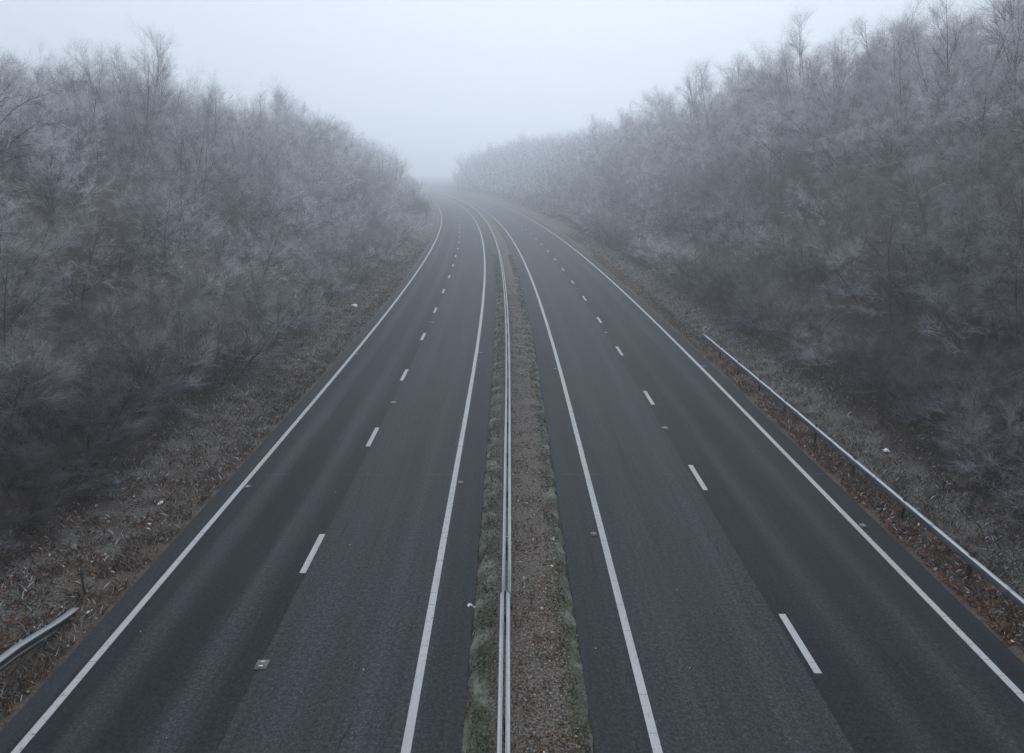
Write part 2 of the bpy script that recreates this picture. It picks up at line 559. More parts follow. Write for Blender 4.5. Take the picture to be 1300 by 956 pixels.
lb = empty('crash_barrier', road(15., -10.62, .05))
tag(lb, 'short galvanised steel barrier with a ramped end dipping into the left verge', 'crash barrier')
sl = np.concatenate([np.arange(-12, 12.2, 1.6), [12.6, 13.2, 13.8, 14.4, 14.9, 15.25]])
drop = smooth(12.3, 15.6, sl) * .56
sweep('rail', sl, -10.66, .40 - drop, W, 1, M_old, lb)
sweep('rail_top_flange', sl, -10.70, .714 - drop, fl * (2.3, 1), 1, M_old, lb)
for s in np.arange(-9, 12.5, 3.2):
    o = link('post', pme, lb); p = road(s, -10.70, .42); o.location = np.array(p) - np.array(lb.location)

mp = empty('marker_post', road(16.0, -10.85, .1))
tag(mp, 'thin dark marker stake with a short crosspiece in the left verge grass', 'post')
a = Acc(); a.box((0, 0, .3), .035, .035, .7); link('stake', a.mesh('stake', M_post), mp)
a = Acc(); a.box((0, -.022, .55), .16, .015, .04); link('crosspiece', a.mesh('crosspiece', M_post), mp)

# ------------------------------------------------------------------ litter on the verges
def crumple(name, s, d, size, mat, label, cat='litter', flat=.5):
    r2 = np.random.default_rng(int(s * 100 + abs(d) * 7))
    nu, nv = 9, 7
    V = []
    for i in range(nv):
        th = math.pi * i / (nv - 1)
        for j in range(nu):
            ph = 2 * math.pi * j / nu
            rr = 1 + .45 * r2.standard_normal() * math.sin(th)
            V.append((math.sin(th) * math.cos(ph) * rr, math.sin(th) * math.sin(ph) * rr * .7, math.cos(th) * flat * (1 + .3 * r2.standard_normal())))
    F = [[i * nu + j, (i + 1) * nu + j, (i + 1) * nu + (j + 1) % nu, i * nu + (j + 1) % nu] for i in range(nv - 1) for j in range(nu)]
    me = mesh_np(name, np.array(V) * size, F, np.full(len(F), 4), mat)
    o = link(name, me)
    o.location = road(s, d, g_at(s, d) + size * flat * .6); o.rotation_euler = (0, 0, r2.uniform(0, 6))
    tag(o, label, cat)


crumple('plastic_sheet', 54.9, -12.0, .34, M_white, 'crumpled white plastic sheet lying far along the left verge', flat=.35)
crumple('plastic_bag', 21.9, -13.2, .17, M_teal, 'small teal plastic bag against the dark scrub left of the road')
crumple('paper_scrap', 21.0, -11.3, .10, M_white, 'scrap of white paper on the left verge grass beside the road')
crumple('paper_scrap', 19.6, -11.0, .08, M_white, 'smaller white paper scrap, nearer the tarmac on the left verge')
crumple('paper_scrap', 15.2, -10.3, .08, M_white, 'pale scrap beside the ramped barrier end on the left')
crumple('paper_cup', 52.0, 14.0, .14, M_white, 'pale litter on the right verge beyond the barrier end')
crumple('plastic_wrapper', 24.8, 14.2, .16, M_white, 'white wrapper in frosted grass behind the right verge barrier')
crumple('paper_scrap', 15.6, -.98, .10, M_white, 'white scrap at the grassy edge of the central reservation')
crumple('paper_scrap', 13.5, 2.55, .05, M_white, 'tiny white scrap on tarmac right of the central reservation')

# ------------------------------------------------------------------ small ground cover
def ground_at(s, d):
    z = ground_z(s, d)
    inm = (d > M_L) & (d < M_R)
    z = np.where(inm, med_z(s, d), z)
    return road(s, d, z)


CL = rng.uniform(-1, 1, (24, 2)) * 5.5
CP = rng.uniform(0, 6.28, 24)


def clump(s, d):
    return np.sin(s[:, None] * CL[None, :, 0] + d[:, None] * CL[None, :, 1] + CP).sum(1) / 24 ** .5


def patch(n, s0, s1, d0, d1, power=1.6, bias=.15):
    """points thinned into tufts and bare spots"""
    s = s0 + (s1 - s0) * rng.random(n * 2) ** power
    d = rng.uniform(d0, d1, n * 2)
    keep = rng.random(n * 2) < 1 / (1 + np.exp(-1.8 * (clump(s, d) - bias)))
    return s[keep], d[keep]


def blades(name, sd, mat, h, w, tone, lean=.6, label=''):
    s = np.concatenate([x[0] for x in sd]); d = np.concatenate([x[1] for x in sd]); n = len(s)
    P = ground_at(s, d)
    P[:, 2] -= .015
    a = rng.uniform(0, 2 * np.pi, n)
    hh = h * rng.uniform(.5, 1.3, n); ww = w * rng.uniform(.6, 1.4, n) * (1 + s / 60.)
    side = np.stack([np.cos(a), np.sin(a), 0 * a], -1) * ww[:, None]
    b = rng.uniform(0, 2 * np.pi, n); ln = lean * rng.uniform(.2, 1.6, n) * hh
    bend = np.stack([np.cos(b) * ln, np.sin(b) * ln, 0 * b], -1)
    up = np.zeros((n, 3)); up[:, 2] = hh
    V = np.stack([P - side, P + side, P + bend * .35 + up * .65 + side * .6, P + bend + up], 1).reshape(-1, 3)
    i = np.arange(n)[:, None] * 4
    F = np.concatenate([i + [0, 1, 2], i + [0, 2, 3]], 0)
    tn = np.clip(tone + .12 * wob(s * 3, d * 3) + .30 * rng.standard_normal(n), 0, 1)
    me = mesh_np(name, V, F, np.full(len(F), 3), mat, attrs={'tone': np.repeat(tn, 4)})
    return tag(link(name, me), label or None, None, None, 'stuff')


blades('grass', [patch(30000, 8, 110, -14.6, L_EDGE - .1), patch(9000, 8, 70, -11.0, L_EDGE + .03), patch(34000, 14, 120, 12.2, 16.6), patch(6000, 12, 60, 11.5, 12.3)],
       M_grass, .16, .010, .54, .8, 'frosted rough grass and weeds along both verges')
blades('grass', [patch(15000, 8, 90, M_L - .02, -.30, 1.4), patch(12000, 8, 90, 1.02, M_R + .03, 1.4), patch(2500, 8, 60, .1, 1.0)], M_green, .06, .009, .42, .8,
       'mossy frosted grass along both edges of the central reservation')


def flakes(name, sd, mat, size, lift, label, tone=.5):
    s = np.concatenate([x[0] for x in sd]); d = np.concatenate([x[1] for x in sd]); n = len(s)
    P = ground_at(s, d); P[:, 2] += lift * rng.random(n) + .005
    a = rng.standard_normal((n, 3)); a[:, 2] *= .4; a /= np.linalg.norm(a, axis=1)[:, None]
    b = np.cross(a, rng.standard_normal((n, 3)) * (.5, .5, 1)); b /= np.linalg.norm(b, axis=1)[:, None]
    sz = size * rng.uniform(.5, 1.4, n)[:, None]
    fold = np.cross(a, b) * sz * .35
    V = np.stack([P - a * sz, P - b * sz * .6 + fold, P + a * sz, P + b * sz * .6 + fold], 1).reshape(-1, 3)
    i = np.arange(n)[:, None] * 4
    F = np.concatenate([i + [0, 1, 2], i + [0, 2, 3]], 0)
    tn = np.clip(tone + .28 * rng.standard_normal(n), 0, 1)
    me = mesh_np(name, V, F, np.full(len(F), 3), mat, attrs={'tone': np.repeat(tn, 4)})
    return tag(link(name, me), label, None, None, 'stuff')


flakes('fallen_leaves', [patch(24000, 10, 90, -15.5, L_EDGE, 1.5), patch(22000, 14, 90, 11.4, 12.6, 1.5), patch(26000, 14, 80, 14.5, 22, 1.4), ],
       M_leaf, .05, .05, 'brown dead leaves scattered over the verges and under the trees', .45)


flakes('fallen_leaves', [patch(7000, 8, 60, -.25, 1.35, 1.5)], M_leaf, .032, .02, 'small brown leaf scraps among the gravel of the central reservation', .38)


def stones(name, sd, mat, size, label):
    s = np.concatenate([x[0] for x in sd]); d = np.concatenate([x[1] for x in sd]); n = len(s)
    P = ground_at(s, d)
    oc = np.array([[1, 0, 0], [0, 1, 0], [-1, 0, 0], [0, -1, 0], [0, 0, .7], [0, 0, -.7]])
    sz = size * np.exp(.5 * rng.standard_normal(n))
    V = P[:, None] + oc[None] * sz[:, None, None] * rng.uniform(.6, 1.4, (n, 6, 1))
    f = np.array([[0, 1, 4], [1, 2, 4], [2, 3, 4], [3, 0, 4], [1, 0, 5], [2, 1, 5], [3, 2, 5], [0, 3, 5]])
    F = (np.arange(n)[:, None, None] * 6 + f[None]).reshape(-1, 3)
    tn = np.clip(.45 + .25 * rng.standard_normal(n), 0, 1)
    me = mesh_np(name, V.reshape(-1, 3), F, np.full(len(F), 3), mat, attrs={'tone': np.repeat(tn, 6)})
    return tag(link(name, me), label, None, None, 'stuff')


stones('gravel', [patch(16000, 8, 70, .05, 1.3, 1.5), patch(3500, 8, 60, -14., L_EDGE - .1, 1.7), patch(2500, 12, 60, 11.6, 12.6, 1.6)], M_stone, .02, 'small stones scattered over the verges and central reservation')

# ------------------------------------------------------------------ trees
def tang(P, j):
    K = P.shape[1]
    a = P[:, min(j + 1, K - 1)] - P[:, max(j - 1, 0)]
    return a / (np.linalg.norm(a, axis=1)[:, None] + 1e-9)


def grow(r, P, Rr, n, t0, t1, L, ang, up, K, rs, wig=.12, lpow=.5, flat=0.):
    """children on every branch of P (N,K,3): n each, between t0 and t1 of its length"""
    N, KP = P.shape[:2]
    idx = np.repeat(np.arange(N), n); M = len(idx)
    t = t0 + (t1 - t0) * (np.tile(np.arange(n), N) + r.random(M)) / n
    x = t * (KP - 1); j = np.minimum(x.astype(int), KP - 2); f = (x - j)[:, None]
    p = P[idx, j] * (1 - f) + P[idx, j + 1] * f
    rad = (Rr[idx, j] * (1 - f[:, 0]) + Rr[idx, j + 1] * f[:, 0])
    tg = P[idx, j + 1] - P[idx, j]; tg /= np.linalg.norm(tg, axis=1)[:, None] + 1e-9
    q = r.standard_normal((M, 3)); q[:, 2] *= (1 - flat)
    q -= tg * (q * tg).sum(1)[:, None]; q /= np.linalg.norm(q, axis=1)[:, None] + 1e-9
    a = np.radians(ang) * r.uniform(.6, 1.35, M)[:, None]
    dr = np.cos(a) * tg + np.sin(a) * q
    dr[:, 2] += up * .5
    dr /= np.linalg.norm(dr, axis=1)[:, None]
    ln = L * r.uniform(.6, 1.3, M) * (1 - lpow * t)
    out = np.zeros((M, K, 3)); out[:, 0] = p
    step = (ln / (K - 1))[:, None]
    for k in range(1, K):
        dr = dr + wig * r.standard_normal((M, 3)); dr[:, 2] += up * .35
        dr /= np.linalg.norm(dr, axis=1)[:, None]
        out[:, k] = out[:, k - 1] + dr * step
    tp = np.linspace(1, 0, K)[None, :]
    r0 = np.minimum(rad * .8, rs * r.uniform(.75, 1.25, M))[:, None]
    return out, r0 * (.18 + .82 * tp)


def tubes(acc, P, Rr, sides, twig, tip=True):
    """tapered tubes round polylines; the last ring closes to a point when tip"""
    N, K = P.shape[:2]
    T = np.stack([tang(P, j) for j in range(K)], 1)
    ref = np.zeros((N, 1, 3)); ref[..., 2] = 1
    steep = np.abs(T[:, :1, 2]) > .9
    ref = np.where(steep[..., None], np.array([1., 0, 0]), ref)
    A = np.cross(T, ref); A /= np.linalg.norm(A, axis=2)[..., None] + 1e-9
    B = np.cross(T, A)
    th = np.arange(sides) * 2 * np.pi / sides
    kr = K - 1 if tip else K
    ring = P[:, :kr, None] + (A[:, :kr, None] * np.cos(th)[:, None] + B[:, :kr, None] * np.sin(th)[:, None]) * Rr[:, :kr, None, None]
    nv = kr * sides + (1 if tip else 0)
    V = ring.reshape(N, kr * sides, 3)
    if tip: V = np.concatenate([V, P[:, -1:]], 1)
    base = (np.arange(N) * nv)[:, None]
    k = np.arange(sides); k2 = (k + 1) % sides
    if kr > 1:
        qs = [np.stack([j * sides + k, j * sides + k2, (j + 1) * sides + k2, (j + 1) * sides + k], -1) for j in range(kr - 1)]
        qs = np.concatenate(qs)
        n0 = acc.n
        if isinstance(twig, np.ndarray): twig = np.repeat(twig, nv)
        acc.add(V.reshape(-1, 3), (base[:, :, None] + qs[None]).reshape(-1, 4), twig)
        if tip:
            tr = np.stack([(kr - 1) * sides + k, (kr - 1) * sides + k2, np.full(sides, nv - 1)], -1)
            acc.L.append((base[:, :, None] + tr[None] + n0).ravel()); acc.S.append(np.full(N * sides, 3))
    else:
        tr = np.stack([k, k2, np.full(sides, nv - 1)], -1)
        if isinstance(twig, np.ndarray): twig = np.repeat(twig, nv)
        acc.add(V.reshape(-1, 3), (base[:, :, None] + tr[None]).reshape(-1, 3), twig)


def stems(r, n, spread, H, lean0, lean1, K, rad, wig=.07, up=.2):
    P = np.zeros((n, K, 3)); Rr = np.zeros((n, K))
    for i in range(n):
        a = 2 * math.pi * (i + r.random() * .8) / n
        l = math.radians(r.uniform(lean0, lean1))
        dr = np.array([math.cos(a) * math.sin(l), math.sin(a) * math.sin(l), math.cos(l)])
        p = np.array([math.cos(a), math.sin(a), 0]) * spread * r.random()
        p[2] = -.45
        ln = H * r.uniform(.75, 1.1) / (K - 1)
        for k in range(K):
            P[i, k] = p
            dr = dr + wig * r.standard_normal(3); dr[2] += up * .2; dr /= np.linalg.norm(dr)
            p = p + dr * ln
        Rr[i] = rad * r.uniform(.7, 1.15) * np.linspace(1, .12, K) ** 1.1
    return P, Rr


def brambles():
    s1, d1 = patch(9000, 12, 130, -19.5, -13.3, 1.6, -.1); s2, d2 = patch(9000, 14, 130, 15.0, 21.0, 1.6, -.1)
    s = np.concatenate([s1, s2]); d = np.concatenate([d1, d2]); n = len(s)
    P = np.zeros((n, 5, 3)); P[:, 0] = ground_at(s, d)
    a = rng.uniform(0, 6.28, n); le = rng.uniform(.25, .6, n); h = rng.uniform(.5, 1.5, n)
    dr = np.stack([np.cos(a) * le, np.sin(a) * le, np.ones(n)], -1)
    for k in range(1, 5):
        dr = dr + .22 * rng.standard_normal((n, 3)) + np.stack([np.cos(a) * .22, np.sin(a) * .22, -.30 * np.ones(n)], -1)
        P[:, k] = P[:, k - 1] + dr / np.linalg.norm(dr, axis=1)[:, None] * (h / 4)[:, None]
    P[:, 0, 2] -= .1
    Rr = (.010 + .00012 * s[:, None]) * np.linspace(1, .4, 5)[None]
    acc = Acc()
    t = np.clip(.38 + .25 * rng.standard_normal(n), 0, 1)
    tubes(acc, P, Rr, 3, t)
    P2, R2 = grow(rng, P, Rr, 4, .25, .95, .32, 55, .0, 3, .006, .2)
    tubes(acc, P2, R2, 3, np.repeat(np.clip(t + .1, 0, 1), 4))
    tag(link('undergrowth', acc.mesh('undergrowth', M_scrub, 'tone')), 'dark brown brambles and dead stems at the foot of both wooded banks', None, None, 'stuff')


def shrub_proto(seed, H, n, lean, n4=7):
    r = np.random.default_rng(seed)
    wood, crown = Acc(), Acc()
    P0, R0 = stems(r, n, .6, H * .8, lean[0], lean[1], 6, .05, .06)
    P1, R1 = grow(r, P0, R0, 9, .25, 1., H * .42, 52, .04, 4, .028, .14, .25, .3)
    P2, R2 = grow(r, P1, R1, 6, .30, 1., H * .22, 40, .03, 4, .017, .12, .35, .75)
    P3, R3 = grow(r, P2, R2, 9, .15, 1., H * .115, 34, .02, 3, .014, .12, .45, .8)
    P4, R4 = grow(r, P3, R3, n4, .15, 1., H * .062, 32, .02, 2, .0180, .08, .4, .75)
    tubes(wood, P0, R0, 5, 0., False); tubes(wood, P1, R1, 4, .25)
    u = np.repeat(r.beta(.5, .5, len(P1)), len(P2) // len(P1)) * .7 + r.random(len(P2)) * .2 - .62
    tubes(crown, P2, R2, 3, .5 + .5 * u); tubes(crown, P3, R3, 3, .8 + np.repeat(u, len(P3) // len(P2))); tubes(crown, P4, R4 * 1.25, 3, 1. + np.repeat(u, len(P4) // len(P2)))
    return wood.mesh('shrub_stems', M_bark, 'twig', True), crown.mesh('shrub_crown', M_twig, 'twig')


def tree_proto(seed, H, kind):
    r = np.random.default_rng(seed)
    wood, crown = Acc(), Acc()
    fl2 = .75 if kind in ('bushy', 'round') else .35
    if kind == 'bushy':       # low wide crown on several stems
        P0, R0 = stems(r, r.integers(4, 6), .6, H * .9, 6, 34, 7, .075, .06)
        P0[:, :, 2] *= .85
        P1, R1 = grow(r, P0, R0, 13, .10, 1., H * .34, 54, .05, 5, .042, .14, .2, .2)
        n2, l2, a2, u2, n3, n4 = 8, .18, 40, .02, 9, 8
    elif kind == 'round':     # spreading crown on one trunk
        P0, R0 = stems(r, 1, .1, H * .66, 0, 5, 7, .17, .05)
        P1, R1 = grow(r, P0, R0, 26, .22, 1., H * .42, 54, .14, 6, .075, .13, .15)
        n2, l2, a2, u2, n3, n4 = 12, .19, 40, .04, 9, 8
    elif kind == 'upswept':   # several stems, branches sweeping up
        P0, R0 = stems(r, r.integers(3, 6), .5, H * .94, 4, 20, 8, .10, .05)
        P1, R1 = grow(r, P0, R0, int(44 / len(P0)) + 1, .15, .97, H * .30, 40, .30, 5, .042, .10, .40)
        n2, l2, a2, u2, n3, n4 = 9, .15, 38, .15, 8, 6
    elif kind == 'fan':       # many straight stems fanning from the ground
        P0, R0 = stems(r, r.integers(8, 12), .7, H * .95, 8, 36, 8, .055, .05)
        P1, R1 = grow(r, P0, R0, 8, .22, .98, H * .22, 36, .22, 4, .028, .1, .4)
        n2, l2, a2, u2, n3, n4 = 8, .13, 38, .14, 7, 5
    else:                     # 'tall' one straight trunk, oval crown
        P0, R0 = stems(r, 1, .1, H * 1.0, 0, 4, 9, .16, .035)
        P1, R1 = grow(r, P0, R0, 46, .2, .98, H * .31, 46, .26, 5, .045, .1, .5)
        n2, l2, a2, u2, n3, n4 = 9, .15, 40, .14, 8, 6
    P2, R2 = grow(r, P1, R1, n2, .25, 1., H * l2, a2, u2, 4, .021, .11, .4, fl2)
    P3, R3 = grow(r, P2, R2, n3, .15, 1., H * .084, 34, .03, 3, .0160, .12, .45, fl2)
    P4, R4 = grow(r, P3, R3, n4, .15, 1., H * .046, 32, .03, 2, .0195, .10, .4, fl2 * .9)
    tubes(wood, P0, R0, 7, 0., False); tubes(wood, P1, R1, 5, .2)
    u = np.repeat(r.beta(.5, .5, len(P1)), len(P2) // len(P1)) * .7 + r.random(len(P2)) * .2 - .62
    tubes(crown, P2, R2, 3, .5 + .5 * u); tubes(crown, P3, R3, 3, .8 + np.repeat(u, len(P3) // len(P2))); tubes(crown, P4, R4 * 1.25, 3, 1. + np.repeat(u, len(P4) // len(P2)))
    return wood.mesh('tree_trunk', M_bark, 'twig', True), crown.mesh('tree_crown', M_twig, 'twig')


SHRUBS = [shrub_proto(11, 4.6, 9, (18, 62)), shrub_proto(12, 4.2, 10, (25, 70)), shrub_proto(13, 5.2, 8, (10, 50)), shrub_proto(14, 4.4, 9, (20, 66)), shrub_proto(15, 5.0, 9, (8, 58))]
TREES = {
    'bushy': [tree_proto(61, 9, 'bushy'), tree_proto(62, 8.5, 'bushy'), tree_proto(63, 9.5, 'bushy')],
    'round': [tree_proto(21, 11, 'round'), tree_proto(22, 12, 'round')],
    'upswept': [tree_proto(31, 12, 'upswept'), tree_proto(32, 11, 'upswept'), tree_proto(33, 12.5, 'upswept')],
    'fan': [tree_proto(41, 10, 'fan'), tree_proto(42, 9, 'fan')],
    'tall': [tree_proto(51, 14, 'tall'), tree_proto(52, 13, 'tall')],
}
print('protos', round(time.time() - T0, 1), 's', sum(len(m.polygons) for p in SHRUBS + sum(TREES.values(), []) for m in p), 'faces')

PROTO = {}


def plant(name, meshes, s, d, scale, rz, label, cat, group, frost, brown, tilt=(0, 0), parts=('trunk', 'crown'), sz=1.):
    p = road(s, d, g_at(s, d) - .05)
    key = (name, id(meshes[1]))
    if key not in PROTO:
        t = empty(name, (0, 0, 0))
        kids = [link(parts[0], meshes[0], t), link(parts[1], meshes[1], t)]
        PROTO[key] = (t, kids)
    else:
        t0, k0 = PROTO[key]
        t = t0.copy(); C.objects.link(t)
        kids = []
        for k_ in k0:
            c = k_.copy(); C.objects.link(c); c.parent = t; kids.append(c)
    t.location = p; t.rotation_euler = (tilt[0], tilt[1], rz)
    t.scale = (scale, scale, scale * sz)
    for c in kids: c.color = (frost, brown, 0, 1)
    for k_ in ('group', 'label', 'category'):
        if k_ in t: del t[k_]
    tag(t, label, cat, group)
    return t


U = lambda a, b: float(rng.uniform(a, b))
SHAPE = {'bushy': 'bushy', 'round': 'spreading', 'upswept': 'upswept', 'fan': 'many-stemmed', 'tall': 'tall slender'}
NRM = {1: 'beside', -1: 'beside'}
CAM_H = 10.556


def in_view(s, d, h, margin=1.12):
    """does a crown of height h standing at (s, d) reach into the picture?"""
    for zz in (0., h):
        p = road(s, d, g_at(s, d) + zz)
        x, y, z = p[0], p[1], p[2] - CAM_H
        th = R(13.57)
        f = y * math.cos(th) - z * math.sin(th)
        v = -(z * math.cos(th) + y * math.sin(th))
        if f < 1: continue
        px = 650 + 895 * x / f
        if -1300 * (margin - 1) - 895 * 3.2 / f < px < 1300 * margin + 895 * 3.2 / f: return True
    return False


rowno = {}


def row(side, d0, jit, s0, s1, step, chooser, tagname, far_from=1e9, far_step=0):
    s = s0
    cnt = {'shrub': 0, 'tree': 0}
    while s < s1:
        d = side * (d0 + U(-jit, jit))
        ss = s + U(-.3, .3) * step
        ch = chooser(ss)
        if in_view(ss, d, 12):
            name, kind, meshes, sc, fr, br, sz = ch
            cnt[name] += 1; n = cnt[name]
            fr *= 1 + .2 * float(smooth(120, 240, ss))  # extra rime pales distant trees, putting some of the mist's fade into their colour
            if side < 0 and d0 > 22: sc *= 1 + .32 * float(smooth(80, 150, ss))
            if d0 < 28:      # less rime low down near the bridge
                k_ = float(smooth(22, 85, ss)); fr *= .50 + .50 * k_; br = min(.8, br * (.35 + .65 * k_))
            sd = 'left' if side < 0 else 'right'
            if name == 'shrub':
                look = ('pale heavily rimed' if fr > .85 else 'dark thinly frosted' if fr < .55 else 'grey frosted') + (' brownish' if br > .35 else '')
                label = f'{look} shrub, {ORD[n-1]} from the camera along the {sd} {tagname}'
                cat, grp = 'shrub', f'frosted shrubs along the {sd} {tagname}'
            else:
                look = 'pale rimed' if fr > .8 else 'thinly frosted' if fr < .55 else 'frosted'
                label = f'{look} {SHAPE[kind]} tree, {ORD[n-1]} from the camera along the {sd} {tagname}'
                cat, grp = 'tree', f'bare frosted trees in the {sd} {tagname}'
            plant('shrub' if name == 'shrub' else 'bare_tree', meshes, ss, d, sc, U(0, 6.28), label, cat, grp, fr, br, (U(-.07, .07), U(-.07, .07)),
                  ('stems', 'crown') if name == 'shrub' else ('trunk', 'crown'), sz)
        s += step * U(.85, 1.15) * (1 + max(0, s - 100) / 220)


def pick_shrub(a, b, f0, f1, b0, b1):
    return lambda s: ('shrub', '', SHRUBS[rng.integers(len(SHRUBS))], U(a, b), f0 + (f1 - f0) * float(rng.beta(.6, .6)), U(b0, b1), U(.85, 1.1))


def pick_tree(kinds, a, b, f0, f1, b0=0., b1=.25):
    def f(s):
        k = kinds[rng.integers(len(kinds))]
        if k == 'shrub': return ('shrub', '', SHRUBS[rng.integers(len(SHRUBS))], U(a, b) * 1.25, f0 + (f1 - f0) * float(rng.beta(.6, .6)), U(b0, b1), U(.85, 1.1))
        return ('tree', k, TREES[k][rng.integers(len(TREES[k]))], U(a, b), f0 + (f1 - f0) * float(rng.beta(.6, .6)), U(b0, b1), U(.9, 1.08))
    return f


# right bank: from the verge up the cutting
row(1, 17.1, .8, 14, 210, 3.7, pick_shrub(.8, 1.25, .2, 1.05, .05, .5), 'verge edge')
row(1, 21.8, .9, 14, 200, 3.9, pick_tree(['bushy', 'shrub', 'bushy'], .75, 1.0, .2, 1.15, 0, .35), 'lower bank')
row(1, 26.2, 1.1, 16, 210, 4.9, pick_tree(['bushy'], .85, 1.1, .2, 1.15), 'mid bank')
row(1, 31.6, 1.4, 20, 215, 5.4, pick_tree(['bushy', 'round', 'bushy'], .95, 1.2, .5, 1.2), 'upper bank')
row(1, 37.4, 1.6, 24, 215, 5.8, pick_tree(['bushy', 'round', 'upswept'], 1.05, 1.3, .5, 1.15), 'cutting top')
row(1, 43.8, 1.6, 28, 205, 6.0, pick_tree(['round', 'bushy', 'upswept', 'fan'], 1.15, 1.4, .5, 1.1), 'ridge line')
row(1, 51.0, 2.2, 36, 150, 8.0, pick_tree(['bushy', 'round', 'fan'], 1.2, 1.5, .45, 1.), 'wood behind ridge')
# left bank
row(-1, 15.1, .7, 15, 205, 3.7, pick_shrub(.8, 1.2, .2, 1.05, .05, .5), 'verge edge')
row(-1, 18.8, .9, 16, 195, 3.9, pick_tree(['bushy', 'shrub', 'shrub'], .7, .95, .2, 1.15, 0, .35), 'lower bank')
row(-1, 24.2, 1.1, 19, 198, 4.9, pick_tree(['bushy'], .78, 1.0, .2, 1.15), 'mid bank')
row(-1, 30.0, 1.5, 25, 198, 5.7, pick_tree(['bushy', 'bushy', 'round', 'fan'], .8, 1.05, .5, 1.2), 'upper bank')
row(-1, 36.5, 1.8, 32, 190, 6.5, pick_tree(['round', 'bushy', 'upswept'], .88, 1.08, .5, 1.1), 'cutting top')
row(-1, 43.5, 1.8, 40, 175, 7.5, pick_tree(['bushy', 'fan', 'upswept'], .95, 1.2, .5, 1.), 'ridge line')
row(-1, 51.0, 2.5, 50, 160, 9.5, pick_tree(['upswept', 'fan', 'round'], 1., 1.3, .45, .9), 'wood behind ridge')
row(-1, 62.0, 4.0, 62, 160, 10.5, pick_tree(['round', 'bushy'], 1.1, 1.4, .4, .8), 'old wood upslope')

row(1, 47.0, 1.2, 24, 190, 4.2, pick_shrub(1.2, 1.7, .4, .9, .1, .5), 'ridge scrub')
row(-1, 40.5, 1.2, 34, 150, 4.6, pick_shrub(1.1, 1.5, .4, .9, .1, .5), 'ridge scrub')
row(-1, 56.0, 1.5, 48, 170, 5.5, pick_shrub(1.3, 1.8, .4, .9, .1, .5), 'high slope scrub')

brambles()

# trees that stand out
for ss, dd, sc_, fr_, lab in ((31, -23.5, .95, .55, 'bushy tree filling the near gap in the left mid bank'), (27, -20.5, .8, .4, 'low dark bushy tree closest to the bridge on the left bank'),
                              (35, 25.5, 1., .5, 'bushy tree filling the near gap in the right mid bank'), (30, 22.6, .85, .35, 'low dark bushy tree closest to the bridge on the right bank'),
                              (37, 22.2, .9, .6, 'frosted bushy tree just above the barrier end shrubs on the right bank')):
    plant('bare_tree', TREES['bushy'][int(ss) % 3], ss, dd, sc_, ss * 1.7, lab, 'tree', None, fr_, .1)
plant('bare_tree', TREES['round'][1], 98, 54, 1.3, 1.1, 'round crowned tree rising alone above the ridge of the right bank', 'tree', None, .35, 0., (0, 0))
plant('bare_tree', TREES['round'][0], 37, 29, 1.0, 3.3, 'dark tree almost free of frost among pale ones on the right bank', 'tree', None, .12, 0., (0, -.16))
plant('bare_tree', TREES['fan'][0], 62, -27.5, 1.15, .4, 'tree with bare dark stems fanning out above the left bank shrubs', 'tree', None, .22, 0., (0, 0))


def ivy_mesh(seed, H):
    r = np.random.default_rng(seed); n = 9000
    z = H * (.10 + .50 * r.random(n) ** .8); a = r.uniform(0, 6.28, n)
    prof = (1.0 + .5 * np.sin(z * 1.3 + seed) + .35 * np.sin(z * 2.9 + a * 2)) * np.sqrt(np.clip(1 - (z / (H * .64)) ** 3, 0, 1))
    rad = np.clip(prof, .3, 2) * (.35 + .75 * r.random(n))
    P = np.stack([np.cos(a) * rad, np.sin(a) * rad, z], -1)
    u = r.standard_normal((n, 3)); u /= np.linalg.norm(u, axis=1)[:, None]
    v = np.cross(u, r.standard_normal((n, 3))); v /= np.linalg.norm(v, axis=1)[:, None]
    sz_ = .13 * r.uniform(.6, 1.4, n)[:, None]
    V = np.stack([P - u * sz_, P - v * sz_ * .7, P + u * sz_, P + v * sz_ * .7], 1).reshape(-1, 3)
    i = np.arange(n)[:, None] * 4
    F = np.concatenate([i + [0, 1, 2], i + [0, 2, 3]], 0)
    return mesh_np('ivy', V, F, np.full(len(F), 3), M_ivy, attrs={'tone': np.repeat(np.clip(.45 + .25 * r.standard_normal(n), 0, 1), 4)})


for k_, (ss, dd, sc_, lab) in enumerate(((92, -50, 1.25, 'tallest ivy clad tree on the misty left skyline'), (88, -41.5, 1.1, 'ivy wrapped tree next to the taller ivy clad one on the left skyline'),
                                       (128, -47, 1.1, 'ivy clad tree farther off in the mist above the left bank'))):
    t = plant('ivy_clad_tree', TREES['round'][k_ % 2], ss, dd, sc_, k_ * 2., lab, 'tree', 'ivy clad trees on the left skyline', .4, 0.)
    link('ivy', ivy_mesh(80 + k_, 12), t)

# the wood far down the road, where the mist leaves one mass
def arr(me, n=3):
    co = np.empty(len(me.vertices) * 3, np.float32); me.vertices.foreach_get('co', co)
    lo = np.empty(len(me.loops), np.int32); me.loops.foreach_get('vertex_index', lo)
    sz = np.empty(len(me.polygons), np.int32); me.polygons.foreach_get('loop_total', sz)
    at = np.empty(len(me.vertices), np.float32); me.attributes['twig'].data.foreach_get('value', at)
    return co.reshape(-1, 3), lo, sz, at


